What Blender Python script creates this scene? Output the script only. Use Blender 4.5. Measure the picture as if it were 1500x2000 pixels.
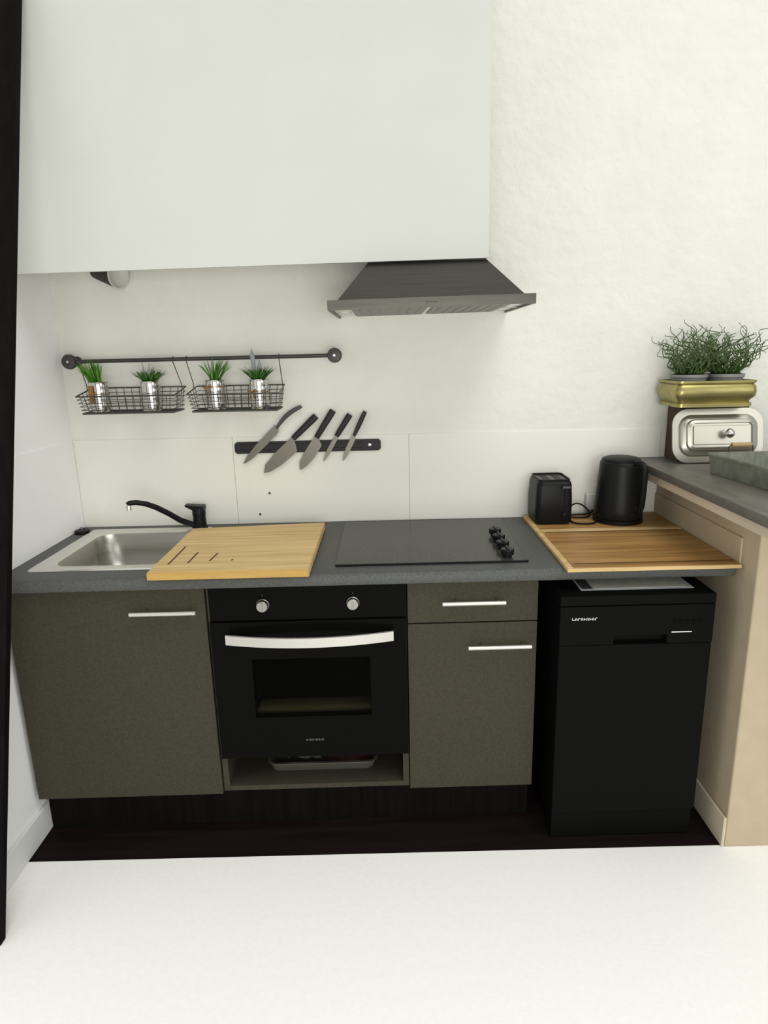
import bpy, bmesh, math, random
from mathutils import Vector, Matrix

for o in list(bpy.data.objects):
    bpy.data.objects.remove(o, do_unlink=True)
scene = bpy.context.scene
C = scene.collection
R = math.radians

# ------------------------------------------------------------------ camera
cam_d = bpy.data.cameras.new('camera')
cam = bpy.data.objects.new('camera', cam_d)
C.objects.link(cam)
cam.location = (1.16241, -2.40150, 1.52893)
cam.rotation_euler = (R(76.1245), R(1.0432), R(-1.2792))
cam_d.sensor_fit = 'HORIZONTAL'
cam_d.sensor_width = 36.0
cam_d.lens = 1260.31 / 1500 * 36.0
cam_d.shift_x = (750 - 781.25) / 1500
cam_d.shift_y = (997.16 - 1000) / 1500
cam_d.clip_start = 0.05
scene.camera = cam

# ------------------------------------------------------------------ light
world = bpy.data.worlds.new('world')
scene.world = world
world.use_nodes = True
bg = world.node_tree.nodes['Background']
bg.inputs['Color'].default_value = (0.96, 1.0, 0.97, 1)
bg.inputs['Strength'].default_value = 0.52

def area(name, loc, target, sx, sy, power, col):
    d = bpy.data.lights.new(name, 'AREA')
    d.shape = 'RECTANGLE'
    d.size, d.size_y, d.energy, d.color = sx, sy, power, col
    o = bpy.data.objects.new(name, d)
    C.objects.link(o)
    o.location = loc
    o.rotation_euler = (Vector(target) - Vector(loc)).to_track_quat('-Z', 'Y').to_euler()
    return o
area('window_light', (3.9, -2.6, 2.2), (1.5, -0.1, 1.1), 1.4, 1.6, 12, (1.0, 0.99, 0.96))
area('frontal_fill', (1.5, -3.8, 1.15), (0.95, 0.0, 1.2), 2.2, 1.5, 50, (1.0, 0.985, 0.95))  # unseen frontal fill, added to lift the shaded back wall
area('overhead_fill', (3.2, -3.7, 7.6), (1.2, -0.5, 0.9), 4.5, 4.5, 262, (1.0, 0.985, 0.95))  # unseen overhead fill, added to brighten the floor

scene.view_settings.view_transform = 'Standard'
scene.view_settings.look = 'None'
scene.view_settings.exposure = 0.0
scene.view_settings.gamma = 1.0
scene.view_settings.use_curve_mapping = False

# ------------------------------------------------------------------ materials
MATS = {}
def mat(name, col, rough=0.5, metal=0.0, spec=0.5, var=0.0, vscale=(20, 20, 20), bump=0.0, bscale=60.0,
        col2=None, coat=0.0, detail=4.0, trans=0.0):
    m = bpy.data.materials.new(name)
    m.use_nodes = True
    nt = m.node_tree
    b = nt.nodes['Principled BSDF']
    b.inputs['Base Color'].default_value = (*col, 1)
    b.inputs['Roughness'].default_value = rough
    b.inputs['Metallic'].default_value = metal
    b.inputs['Specular IOR Level'].default_value = spec
    b.inputs['Coat Weight'].default_value = coat
    b.inputs['Transmission Weight'].default_value = trans
    tc = nt.nodes.new('ShaderNodeTexCoord')
    if var > 0 or col2:
        mp = nt.nodes.new('ShaderNodeMapping')
        mp.inputs['Scale'].default_value = vscale
        nt.links.new(tc.outputs['Object'], mp.inputs['Vector'])
        nz = nt.nodes.new('ShaderNodeTexNoise')
        nz.inputs['Scale'].default_value = 1.0
        nz.inputs['Detail'].default_value = detail
        nt.links.new(mp.outputs['Vector'], nz.inputs['Vector'])
        rp = nt.nodes.new('ShaderNodeValToRGB')
        c2 = col2 if col2 else tuple(min(1, c * (1 + var)) for c in col)
        c1 = col if col2 else tuple(c * (1 - var) for c in col)
        rp.color_ramp.elements[0].color = (*c1, 1)
        rp.color_ramp.elements[1].color = (*c2, 1)
        rp.color_ramp.elements[0].position = 0.35
        rp.color_ramp.elements[1].position = 0.65
        nt.links.new(nz.outputs['Fac'], rp.inputs['Fac'])
        nt.links.new(rp.outputs['Color'], b.inputs['Base Color'])
    if bump > 0:
        n2 = nt.nodes.new('ShaderNodeTexNoise')
        n2.inputs['Scale'].default_value = bscale
        n2.inputs['Detail'].default_value = 5
        nt.links.new(tc.outputs['Object'], n2.inputs['Vector'])
        bp = nt.nodes.new('ShaderNodeBump')
        bp.inputs['Strength'].default_value = bump
        bp.inputs['Distance'].default_value = 0.01
        nt.links.new(n2.outputs['Fac'], bp.inputs['Height'])
        nt.links.new(bp.outputs['Normal'], b.inputs['Normal'])
    MATS[name] = m
    return m

mat('plaster', (0.76, 0.755, 0.69), 0.8, spec=0.2, bump=0.55, bscale=22, var=0.02, vscale=(6, 6, 6))
mat('panel_white', (0.785, 0.775, 0.705), 0.6, spec=0.25, bump=0.05, bscale=80)
mat('left_paint', (0.92, 0.92, 0.91), 0.75, spec=0.2, bump=0.12, bscale=25)
mat('upper_margin_white', (0.585, 0.595, 0.555), 0.75, spec=0.15, var=0.012, vscale=(5, 5, 5))
mat('lower_margin_white', (0.94, 0.93, 0.905), 0.7, spec=0.2, var=0.012, vscale=(60, 60, 60), bump=0.04, bscale=150)
mat('floor_dark', (0.010, 0.006, 0.006), 0.6, spec=0.06, var=0.3, vscale=(2, 30, 2))
mat('cream', (0.46, 0.38, 0.265), 0.7, spec=0.2, bump=0.08, bscale=60, var=0.03, vscale=(14, 14, 14))
mat('cream_trim', (0.60, 0.51, 0.39), 0.6, spec=0.2, var=0.02, vscale=(8, 8, 8))
mat('baseboard', (0.74, 0.74, 0.73), 0.6, spec=0.2)
mat('taupe', (0.046, 0.0415, 0.028), 0.55, spec=0.12, var=0.12, vscale=(120, 120, 120))
mat('carcass', (0.045, 0.042, 0.036), 0.7, spec=0.1)
mat('black_board', (0.0055, 0.005, 0.0045), 0.7, spec=0.04, var=0.2, vscale=(60, 60, 4))
mat('worktop', (0.075, 0.078, 0.072), 0.5, spec=0.3, var=0.18, vscale=(160, 160, 160))
mat('bar_top', (0.120, 0.112, 0.095), 0.45, spec=0.35, var=0.16, vscale=(45, 12, 45))
mat('steel', (0.55, 0.54, 0.51), 0.30, 1.0, var=0.06, vscale=(4, 140, 140))
mat('steel_dark', (0.090, 0.086, 0.074), 0.38, 1.0, var=0.10, vscale=(5, 160, 60))  # base darkened to carry a dim room's reflection on the hood
mat('steel_light', (0.72, 0.71, 0.68), 0.35, 1.0)
mat('knob_steel', (0.34, 0.335, 0.31), 0.38, 1.0)
mat('shaded_basin_steel', (0.40, 0.385, 0.345), 0.34, 1.0, var=0.05, vscale=(4, 140, 140))  # shade put into the colour: basin darker than the rim
mat('filter_steel', (0.20, 0.195, 0.175), 0.45, 1.0)
mat('speck', (0.05, 0.045, 0.035), 0.8)
mat('chrome', (0.66, 0.64, 0.60), 0.16, 1.0)
mat('handle_steel', (0.60, 0.58, 0.54), 0.42, 0.6)
mat('black_gloss', (0.0035, 0.0034, 0.0030), 0.15, spec=0.035)
mat('black_matte', (0.007, 0.007, 0.007), 0.45, spec=0.12)
mat('black_soft', (0.008, 0.0085, 0.0085), 0.38, spec=0.16)
mat('anthracite', (0.0042, 0.0043, 0.0042), 0.45, spec=0.035)
mat('hob_glass', (0.045, 0.047, 0.041), 0.22, spec=0.14, var=0.2, vscale=(160, 160, 160))
mat('bamboo', (0.50, 0.335, 0.135), 0.5, spec=0.25, col2=(0.68, 0.49, 0.23), vscale=(3, 70, 40), detail=6)
mat('bamboo_edge', (0.40, 0.235, 0.06), 0.5, spec=0.2, col2=(0.50, 0.32, 0.10), vscale=(3, 70, 40))
mat('groove', (0.10, 0.055, 0.025), 0.7, spec=0.1)
mat('oak', (0.235, 0.120, 0.035), 0.5, spec=0.25, col2=(0.40, 0.225, 0.075), vscale=(3, 45, 30), detail=6)
mat('oak_light', (0.50, 0.34, 0.14), 0.5, spec=0.25, col2=(0.62, 0.45, 0.22), vscale=(4, 60, 40))
mat('iron', (0.060, 0.058, 0.052), 0.5, 0.5)
mat('blade', (0.16, 0.148, 0.125), 0.42, 1.0)
mat('handle_black', (0.014, 0.013, 0.012), 0.5, spec=0.3)
mat('grass', (0.040, 0.150, 0.012), 0.5, spec=0.3, col2=(0.13, 0.31, 0.045), vscale=(60, 60, 25))
mat('grass_dark', (0.022, 0.080, 0.012), 0.5, spec=0.3, col2=(0.085, 0.20, 0.035), vscale=(60, 60, 25))
mat('flower_grey', (0.27, 0.29, 0.29), 0.8, spec=0.1)
mat('curly', (0.055, 0.085, 0.032), 0.6, spec=0.2, col2=(0.095, 0.15, 0.05), vscale=(50, 50, 20))
mat('twine', (0.24, 0.13, 0.05), 0.9, spec=0.05)
mat('soil', (0.02, 0.016, 0.010), 0.9, spec=0.05)
mat('pot_grey', (0.22, 0.225, 0.21), 0.5)
mat('brass', (0.36, 0.315, 0.125), 0.33, 0.8, var=0.15, vscale=(10, 30, 30))
mat('wood_brown', (0.075, 0.046, 0.028), 0.6, spec=0.2, var=0.25, vscale=(30, 30, 5))
mat('silver', (0.52, 0.495, 0.43), 0.30, 0.85)
mat('galvanised', (0.19, 0.20, 0.16), 0.55, 0.55, col2=(0.27, 0.285, 0.235), vscale=(70, 25, 25))
mat('rattan', (0.50, 0.36, 0.17), 0.7)
mat('paper', (0.50, 0.50, 0.44), 0.7, spec=0.1, col2=(0.62, 0.61, 0.52), vscale=(25, 60, 25))
mat('paper_dark', (0.06, 0.065, 0.06), 0.7, spec=0.1)
mat('plastic_film', (0.55, 0.58, 0.62), 0.3)
mat('white_plastic', (0.62, 0.62, 0.57), 0.45)
mat('print_white', (0.75, 0.75, 0.74), 0.6)
mat('print_grey', (0.055, 0.055, 0.052), 0.6)
mat('print_dark', (0.05, 0.045, 0.04), 0.6)
mat('pan_beige', (0.60, 0.54, 0.32), 0.5, 0.0)
mat('tray_metal', (0.17, 0.165, 0.13), 0.45, 0.6)
mat('red_glaze', (0.20, 0.012, 0.015), 0.35)
mat('foil', (0.55, 0.55, 0.52), 0.35, 1.0, bump=0.6, bscale=60)
mat('lamp_white', (0.62, 0.62, 0.58), 0.5)
mat('lamp_dark', (0.045, 0.043, 0.038), 0.6, spec=0.15)

def glass_mat(name, tint, fac):
    m = bpy.data.materials.new(name); m.use_nodes = True
    nt = m.node_tree; nt.nodes.clear()
    out = nt.nodes.new('ShaderNodeOutputMaterial')
    mix = nt.nodes.new('ShaderNodeMixShader')
    tr = nt.nodes.new('ShaderNodeBsdfTransparent'); tr.inputs['Color'].default_value = (*tint, 1)
    gl = nt.nodes.new('ShaderNodeBsdfGlossy'); gl.inputs['Roughness'].default_value = 0.05
    gl.inputs['Color'].default_value = (0.6, 0.6, 0.6, 1)
    mix.inputs['Fac'].default_value = fac
    nt.links.new(tr.outputs[0], mix.inputs[1]); nt.links.new(gl.outputs[0], mix.inputs[2])
    nt.links.new(mix.outputs[0], out.inputs['Surface'])
    MATS[name] = m
glass_mat('oven_glass', (0.42, 0.42, 0.39), 0.004)

# ------------------------------------------------------------------ mesh helpers (world coordinates)
def BM():
    return bmesh.new()

def box(bm, x0, x1, y0, y1, z0, z1, bev=0.0, seg=2):
    r = bmesh.ops.create_cube(bm, size=1.0)
    vs = r['verts']
    for v in vs:
        v.co.x = x0 + (v.co.x + 0.5) * (x1 - x0)
        v.co.y = y0 + (v.co.y + 0.5) * (y1 - y0)
        v.co.z = z0 + (v.co.z + 0.5) * (z1 - z0)
    if bev > 0:
        es = list({e for v in vs for e in v.link_edges})
        bmesh.ops.bevel(bm, geom=es, offset=bev, segments=seg, profile=0.5, affect='EDGES')
    return bm

def tube(bm, pts, r, seg=8, closed=False, flat=1.0):
    pts = [Vector(p) for p in pts]
    n = len(pts)
    rs = r if isinstance(r, (list, tuple)) else [r] * n
    rings = []
    up = Vector((0, 0, 1))
    prev = None
    for i, p in enumerate(pts):
        if closed:
            d = pts[(i + 1) % n] - pts[i - 1]
        else:
            d = pts[min(i + 1, n - 1)] - pts[max(i - 1, 0)]
        if d.length < 1e-9:
            d = Vector((0, 0, 1))
        d.normalize()
        if prev is None:
            a = up if abs(d.z) < 0.9 else Vector((1, 0, 0))
            u = (a - d * a.dot(d)).normalized()
        else:
            u = prev - d * prev.dot(d)
            if u.length < 1e-6:
                a = up if abs(d.z) < 0.9 else Vector((1, 0, 0))
                u = a - d * a.dot(d)
            u.normalize()
        prev = u
        w = d.cross(u)
        rings.append([bm.verts.new(p + (u * math.cos(2 * math.pi * k / seg) * flat + w * math.sin(2 * math.pi * k / seg)) * rs[i])
                      for k in range(seg)])
    m = n if closed else n - 1
    for i in range(m):
        a, b = rings[i], rings[(i + 1) % n]
        for k in range(seg):
            bm.faces.new((a[k], a[(k + 1) % seg], b[(k + 1) % seg], b[k]))
    if not closed:
        bm.faces.new(list(reversed(rings[0])))
        bm.faces.new(rings[-1])
    return bm

def lathe(bm, prof, cx, cy, seg=32, cap0=True, cap1=True, M=None):
    rings = []
    for r, z in prof:
        ring = []
        for k in range(seg):
            a = 2 * math.pi * k / seg
            p = Vector((r * math.cos(a), r * math.sin(a), z))
            p = M @ p if M else p + Vector((cx, cy, 0))
            ring.append(bm.verts.new(p))
        rings.append(ring)
    for i in range(len(rings) - 1):
        a, b = rings[i], rings[i + 1]
        for k in range(seg):
            bm.faces.new((a[k], a[(k + 1) % seg], b[(k + 1) % seg], b[k]))
    if cap0: bm.faces.new(list(reversed(rings[0])))
    if cap1: bm.faces.new(rings[-1])
    return bm

def rrect(hw, hh, r, n=6):
    """rounded rectangle outline, counter clockwise"""
    pts = []
    for cx, cy, a0 in ((hw - r, hh - r, 0), (-hw + r, hh - r, 90), (-hw + r, -hh + r, 180), (hw - r, -hh + r, 270)):
        for k in range(n + 1):
            a = R(a0 + 90 * k / n)
            pts.append((cx + r * math.cos(a), cy + r * math.sin(a)))
    return pts

def loft(bm, loops, cap0=True, cap1=True):
    rings = [[bm.verts.new(p) for p in lp] for lp in loops]
    n = len(rings[0])
    for i in range(len(rings) - 1):
        a, b = rings[i], rings[i + 1]
        for k in range(n):
            bm.faces.new((a[k], a[(k + 1) % n], b[(k + 1) % n], b[k]))
    if cap0: bm.faces.new(list(reversed(rings[0])))
    if cap1: bm.faces.new(rings[-1])
    return bm

def prism_xz(bm, outline, y0, y1):
    """outline in (x, z) extruded along y"""
    return loft(bm, [[(x, y0, z) for x, z in outline], [(x, y1, z) for x, z in outline]])

def worldloc(p):
    v = Vector((0, 0, 0))
    while p is not None:
        v += p.location
        p = p.parent
    return v

def obj(name, bm, m, parent=None, smooth=False, angle=35):
    bmesh.ops.recalc_face_normals(bm, faces=bm.faces)
    if parent is None:
        xs = [v.co.x for v in bm.verts]; ys = [v.co.y for v in bm.verts]; zs = [v.co.z for v in bm.verts]
        base = Vector(((min(xs) + max(xs)) / 2, (min(ys) + max(ys)) / 2, min(zs)))
    else:
        base = worldloc(parent)
    bmesh.ops.translate(bm, verts=bm.verts, vec=-base)
    me = bpy.data.meshes.new(name)
    bm.to_mesh(me)
    bm.free()
    me.materials.append(MATS[m])
    if smooth:
        for p in me.polygons: p.use_smooth = True
        me.set_sharp_from_angle(angle=R(angle))
    o = bpy.data.objects.new(name, me)
    C.objects.link(o)
    if parent is None:
        o.location = base
    else:
        o.parent = parent
    return o

def tag(o, label, cat, group=None):
    o['label'] = label; o['category'] = cat
    if group: o['group'] = group
    return o

def thing(name, label, cat, loc, group=None):
    o = bpy.data.objects.new(name, None)
    o.empty_display_size = 0.05
    C.objects.link(o)
    o.location = loc
    return tag(o, label, cat, group)

def struct(name, bm, m, smooth=False):
    o = obj(name, bm, m, None, smooth)
    o['kind'] = 'structure'
    return o

# ------------------------------------------------------------------ setting
FL0, FL1 = -0.6785, -0.7065                       # front edge of the dark floor, left and right
bm = BM()
loft(bm, [[(-0.1, FL0, z), (2.62, FL1, z), (2.62, 0.1, z), (-0.1, 0.1, z)] for z in (-0.05, 0.0)])
struct('floor', bm, 'floor_dark')
bm = BM()
loft(bm, [[(-0.1, -3.6, z), (3.6, -3.6, z), (3.6, FL1 - 0.001, z), (2.62, FL1 - 0.001, z), (-0.1, FL0 - 0.001, z)] for z in (-0.05, 0.0)])
struct('screen_margin_lower', bm, 'lower_margin_white')  # added white ground standing in for the blank screen margin below

wb = struct('wall_back', box(BM(), -0.1, 3.4, 0.0, 0.1, 0, 2.9), 'plaster')
xs = [0.0015, 0.588, 1.243, 2.19]
for a, b in zip(xs[:-1], xs[1:]):
    obj('panel', box(BM(), a + 0.0008, b - 0.0008, -0.004, 0.0, 0.86, 1.2305, 0.0008, 1), 'panel_white', wb)
wl = struct('wall_left', box(BM(), -0.1, 0.0, -1.7, -0.0005, 0, 2.9), 'left_paint')
obj('panel', box(BM(), 0.0, 0.004, -0.64, -0.006, 0.86, 1.2335, 0.0008, 1), 'left_paint', wl)
wr = struct('wall_right', box(BM(), 2.19, 2.62, -0.712, -0.0005, 0, 1.092, 0.006, 3), 'cream')
obj('panel', box(BM(), 2.184, 2.19, -0.627, -0.005, 0.9005, 0.985, 0.0012, 1), 'cream', wr)
struct('trim_1', box(BM(), 2.098, 2.1895, -0.945, -0.045, 1.060, 1.0925, 0.002, 1), 'cream_trim')
struct('baseboard_left', box(BM(), 0.0, 0.012, -1.7, -0.05, 0.0, 0.098, 0.002, 1), 'baseboard')
struct('baseboard_right', box(BM(), 2.180, 2.1895, -0.712, -0.05, 0.0, 0.105, 0.003, 1), 'cream_trim')
# added white panel for the blank screen margin, hides the hood's chimney
bm = BM()
loft(bm, [[(0.0005, y, 1.7755), (1.485, y, 1.8015), (1.485, y, 2.9), (0.0005, y, 2.9)] for y in (-0.3085, -0.2965)])
struct('screen_margin_upper', bm, 'upper_margin_white')

# ------------------------------------------------------------------ worktop, sink, tap
t = thing('worktop', 'long dark grey worktop with a rounded front edge under both cutting boards', 'worktop', (1.1, -0.3, 0.862))
W1 = 2.1835
prof = [(-0.55, 0.900), (-0.596, 0.900), (-0.603, 0.8985), (-0.609, 0.894), (-0.612, 0.887), (-0.612, 0.870), (-0.610, 0.8645), (-0.605, 0.862), (-0.55, 0.862)]
bm = BM()
loft(bm, [[(x, y, z) for y, z in prof] for x in (0.0045, W1)])
SX0, SX1, SY0, SY1 = 0.105, 0.475, -0.510, -0.100
box(bm, 0.0045, SX0, -0.55, -0.0045, 0.862, 0.900)
box(bm, SX1, W1, -0.55, -0.0045, 0.862, 0.900)
box(bm, SX0, SX1, SY1, -0.0045, 0.862, 0.900)
box(bm, SX0, SX1, -0.55, SY0, 0.862, 0.900)
obj('slab', bm, 'worktop', t, True, 40)

t = thing('sink', 'stainless steel sink set into the dark worktop left of the bamboo board', 'sink', (0.28, -0.3, 0.9))
cx, cy = 0.284, -0.292
def rl(hw, hh, r, z, ox=0.0, oy=0.0):
    return [(cx + ox + x, cy + oy + y, z) for x, y in rrect(hw, hh, r, 8)]
bm = BM()
loft(bm, [rl(0.222, 0.236, 0.012, 0.9005), rl(0.220, 0.234, 0.012, 0.9045), rl(0.200, 0.214, 0.02, 0.9035),
          rl(0.176, 0.190, 0.05, 0.9015), rl(0.172, 0.186, 0.054, 0.8985)], cap0=False, cap1=False)
obj('rim', bm, 'steel_light', t, True, 30)
bm = BM()
loft(bm, [rl(0.172, 0.186, 0.054, 0.8985), rl(0.166, 0.180, 0.06, 0.885), rl(0.158, 0.172, 0.065, 0.84),
          rl(0.146, 0.160, 0.07, 0.765), rl(0.118, 0.132, 0.07, 0.745), rl(0.03, 0.03, 0.029, 0.740)], cap0=False)
obj('basin', bm, 'shaded_basin_steel', t, True, 50)
bm = BM()
lathe(bm, [(0.028, 0.7405), (0.028, 0.744), (0.02, 0.742), (0.008, 0.7415)], cx, cy, 20)
obj('drain', bm, 'steel_light', t, True)

t = thing('kitchen_tap', 'black mixer tap with a long curved spout behind the sink', 'tap', (0.458, -0.062, 0.9))
bm = BM()
lathe(bm, [(0.028, 0.9048), (0.028, 0.908), (0.024, 0.912), (0.0225, 0.95), (0.024, 0.952), (0.024, 0.972), (0.021, 0.980)], 0.458, -0.062, 24)
obj('body', bm, 'black_soft', t, True)
bm = BM()
loft(bm, [[(0.480, -0.08, 0.972), (0.480, -0.044, 0.972), (0.480, -0.044, 0.988), (0.480, -0.08, 0.988)],
          [(0.44, -0.082, 0.974), (0.44, -0.046, 0.974), (0.44, -0.046, 0.991), (0.44, -0.082, 0.991)],
          [(0.414, -0.083, 0.989), (0.414, -0.052, 0.989), (0.414, -0.052, 0.995), (0.414, -0.083, 0.995)]])
obj('lever', bm, 'black_soft', t)
sp = [(0.452, -0.064, 0.917), (0.436, -0.074, 0.918), (0.399, -0.1, 0.943), (0.369, -0.125, 0.975), (0.335, -0.15, 1.005), (0.308, -0.17, 1.023),
      (0.28, -0.188, 1.033), (0.262, -0.197, 1.033), (0.255, -0.2, 1.028)]
s = obj('spout', tube(BM(), sp, [0.011, 0.011, 0.0105, 0.010, 0.010, 0.0095, 0.009, 0.009, 0.0088], 14), 'black_soft', t, True)
bm = BM()
lathe(bm, [(0.0085, 1.008), (0.0085, 1.024), (0.0075, 1.026)], 0.2585, -0.199, 14)
obj('aerator', bm, 'steel_light', s, True)

t = thing('sink_plug', 'round black sink plug lying in the worktop corner by the left wall', 'plug', (0.034, -0.09, 0.9))
bm = BM()
lathe(bm, [(0.026, 0.9005), (0.027, 0.906), (0.024, 0.912), (0.012, 0.912)], 0.034, -0.09, 20)
obj('disc', bm, 'black_matte', t, True)
obj('ring', tube(BM(), [(0.034 + 0.009 * math.cos(a * R(30)), -0.09, 0.915 + 0.006 * math.sin(a * R(30))) for a in range(12)], 0.0014, 6, True), 'black_matte', t, True)

# ------------------------------------------------------------------ cutting boards
t = thing('bamboo_board', 'pale bamboo cutting board with slanted grooves lying beside the sink', 'cutting board', (0.7, -0.39, 0.904))
bm = BM()
loft(bm, [[(0.468, -0.642, z), (0.929, -0.646, z), (0.929, -0.125, z), (0.462, -0.170, z)] for z in (0.9052, 0.9295)])
bmesh.ops.bevel(bm, geom=bm.edges[:], offset=0.002, segments=2, affect='EDGES')
obj('slab', bm, 'bamboo', t)
bm = BM()
box(bm, 0.4685, 0.9285, -0.6475, -0.6440, 0.9065, 0.928, 0.001, 1)
obj('edge_strip', bm, 'bamboo_edge', t)
for a, b in (((0.507, -0.574), (0.505, -0.394)), ((0.562, -0.564), (0.563, -0.459)), ((0.622, -0.55), (0.628, -0.474)), ((0.687, -0.55), (0.689, -0.538))):
    bm = BM()
    w = 0.0028
    loft(bm, [[(a[0] - w, a[1], z), (a[0] + w, a[1], z), (b[0] + w, b[1], z), (b[0] - w, b[1], z)] for z in (0.9285, 0.9299)])
    obj('groove', bm, 'groove', t)

t = thing('oak_board', 'wide brown wooden board with a pale rim under the toaster and kettle', 'cutting board', (1.93, -0.34, 0.9))
B0, B1, BF, BB = 1.673, 2.181, -0.650, -0.030
obj('slab', box(BM(), B0 + 0.004, B1 - 0.001, BF + 0.006, BB, 0.9006, 0.9122, 0.001, 1), 'oak', t)
obj('edge_strip', box(BM(), B0 + 0.001, B1 - 0.001, BF, BF + 0.0058, 0.9006, 0.9115, 0.001, 1), 'oak_light', t)
obj('edge_strip', box(BM(), B0, B0 + 0.018, BF + 0.0058, BB, 0.9006, 0.9135, 0.0015, 1), 'oak_light', t)
obj('edge_strip', box(BM(), B0 + 0.018, B1 - 0.002, -0.262, -0.232, 0.9100, 0.9136, 0.0012, 1), 'oak_light', t)
obj('groove', box(BM(), B0 + 0.03, B1 - 0.02, -0.273, -0.264, 0.9110, 0.9126), 'groove', t)
obj('groove', box(BM(), B0 + 0.03, B1 - 0.004, -0.612, -0.604, 0.9110, 0.9126), 'groove', t)

# ------------------------------------------------------------------ hob
t = thing('ceramic_hob', 'flat black glass hob with four knobs in the worktop', 'hob', (1.29, -0.3, 0.9))
obj('glass_top', box(BM(), 0.997, 1.583, -0.545, -0.045, 0.9005, 0.9068, 0.0015, 2), 'hob_glass', t)
obj('edge_strip', box(BM(), 0.998, 1.583, -0.5475, -0.5452, 0.9005, 0.9062), 'black_matte', t)
for y in (-0.275, -0.350, -0.425, -0.508):
    bm = BM()
    lathe(bm, [(0.014, 0.9070), (0.014, 0.913), (0.020, 0.916), (0.021, 0.930), (0.019, 0.933)], 1.525, y, 20)
    k = obj('knob', bm, 'black_soft', t, True)
    obj('grip', box(BM(), 1.5215, 1.5285, y - 0.020, y + 0.020, 0.931, 0.938, 0.001, 1), 'black_soft', k)

# ------------------------------------------------------------------ base cabinets
D = -0.585
def bar_handle(parent, x0, x1, z, yf=-0.617):
    h = obj('handle', tube(BM(), [(x0, yf, z), (x1, yf, z)], 0.0062, 12), 'handle_steel', parent, True)
    for x in (x0 + 0.22 * (x1 - x0), x1 - 0.12 * (x1 - x0)):
        obj('post', tube(BM(), [(x, yf + 0.004, z + 0.001), (x, D, z + 0.001)], 0.005, 10), 'chrome', h, True)

t = thing('sink_cabinet', 'taupe base cabinet under the sink with one steel bar handle', 'cabinet', (0.31, -0.3, 0.15))
bm = BM()
box(bm, 0.018, 0.034, -0.566, -0.03, 0.152, 0.860)
box(bm, 0.594, 0.609, -0.566, -0.03, 0.152, 0.860)
box(bm, 0.034, 0.594, -0.566, -0.03, 0.152, 0.168)
box(bm, 0.034, 0.594, -0.04, -0.03, 0.168, 0.860)
obj('carcass', bm, 'carcass', t)
d = obj('door', box(BM(), 0.017, 0.607, D, -0.567, 0.151, 0.857, 0.0015, 2), 'taupe', t)
bar_handle(d, 0.393, 0.586, 0.791)

t = thing('oven_cabinet', 'dark open cabinet frame holding the oven, with a low shelf beneath it', 'cabinet', (0.91, -0.3, 0.15))
obj('side', box(BM(), 0.611, 0.629, -0.578, -0.03, 0.158, 0.860), 'taupe', t)
obj('side', box(BM(), 1.190, 1.2085, -0.578, -0.03, 0.158, 0.860), 'taupe', t)
obj('shelf', box(BM(), 0.629, 1.190, -0.578, -0.03, 0.158, 0.1745), 'taupe', t)
obj('back', box(BM(), 0.629, 1.190, -0.04, -0.03, 0.1745, 0.860), 'carcass', t)

t = thing('drawer_cabinet', 'narrow taupe base cabinet with one drawer above a door', 'cabinet', (1.41, -0.3, 0.15))
bm = BM()
box(bm, 1.212, 1.605, -0.566, -0.03, 0.152, 0.860)
obj('carcass', bm, 'carcass', t)
d = obj('drawer', box(BM(), 1.2115, 1.6065, D, -0.567, 0.7275, 0.857, 0.0015, 2), 'taupe', t)
bar_handle(d, 1.315, 1.503, 0.799)
d = obj('door', box(BM(), 1.2115, 1.6065, D, -0.567, 0.151, 0.7235, 0.0015, 2), 'taupe', t)
bar_handle(d, 1.393, 1.584, 0.655)

tag(obj('plinth', box(BM(), 0.014, 1.6065, -0.530, -0.512, 0.0005, 0.150, 0.001, 1), 'black_board'),
    'black kick board running along the floor under the cabinets', 'kick board')

# ------------------------------------------------------------------ oven
t = thing('built_in_oven', 'black built-in oven with two round knobs and a curved steel handle', 'oven', (0.915, -0.3, 0.284))
bm = BM()                                                       # cavity shell, open at the front
box(bm, 0.632, 1.187, -0.565, -0.06, 0.285, 0.345)
box(bm, 0.632, 1.187, -0.565, -0.06, 0.660, 0.740)
box(bm, 0.632, 0.690, -0.565, -0.06, 0.345, 0.660)
box(bm, 1.135, 1.187, -0.565, -0.06, 0.345, 0.660)
box(bm, 0.690, 1.135, -0.12, -0.06, 0.345, 0.660)
obj('body', bm, 'black_matte', t)
cp = obj('control_panel', box(BM(), 0.620, 1.2075, -0.592, -0.565, 0.752, 0.8585, 0.002, 2), 'black_gloss', t)
for x in (0.781, 1.049):
    M = Matrix.Translation((x, -0.592, 0.803)) @ Matrix.Rotation(R(90), 4, 'X')
    bm = BM()
    lathe(bm, [(0.0195, 0.0), (0.0195, 0.006), (0.0175, 0.008), (0.0172, 0.020), (0.0155, 0.022)], 0, 0, 24, M=M)
    k = obj('knob', bm, 'knob_steel', cp, True)
    obj('pointer', box(BM(), x - 0.0022, x + 0.0022, -0.6165, -0.6135, 0.790, 0.816, 0.0005, 1), 'knob_steel', k)
    obj('indicator_mark', box(BM(), x - 0.001, x + 0.001, -0.5928, -0.5918, 0.829, 0.834), 'print_grey', cp)
WX0, WX1, WZ0, WZ1 = 0.735, 1.095, 0.428, 0.626
bm = BM()
box(bm, 0.617, WX0, -0.594, -0.568, 0.286, 0.748)
box(bm, WX1, 1.2075, -0.594, -0.568, 0.286, 0.748)
box(bm, WX0, WX1, -0.594, -0.568, 0.286, WZ0)
box(bm, WX0, WX1, -0.594, -0.568, WZ1, 0.748)
d = obj('door', bm, 'black_gloss', t)
obj('window_pane', box(BM(), WX0, WX1, -0.5935, -0.590, WZ0, WZ1), 'oven_glass', d)
n = 20
lp = []
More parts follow.
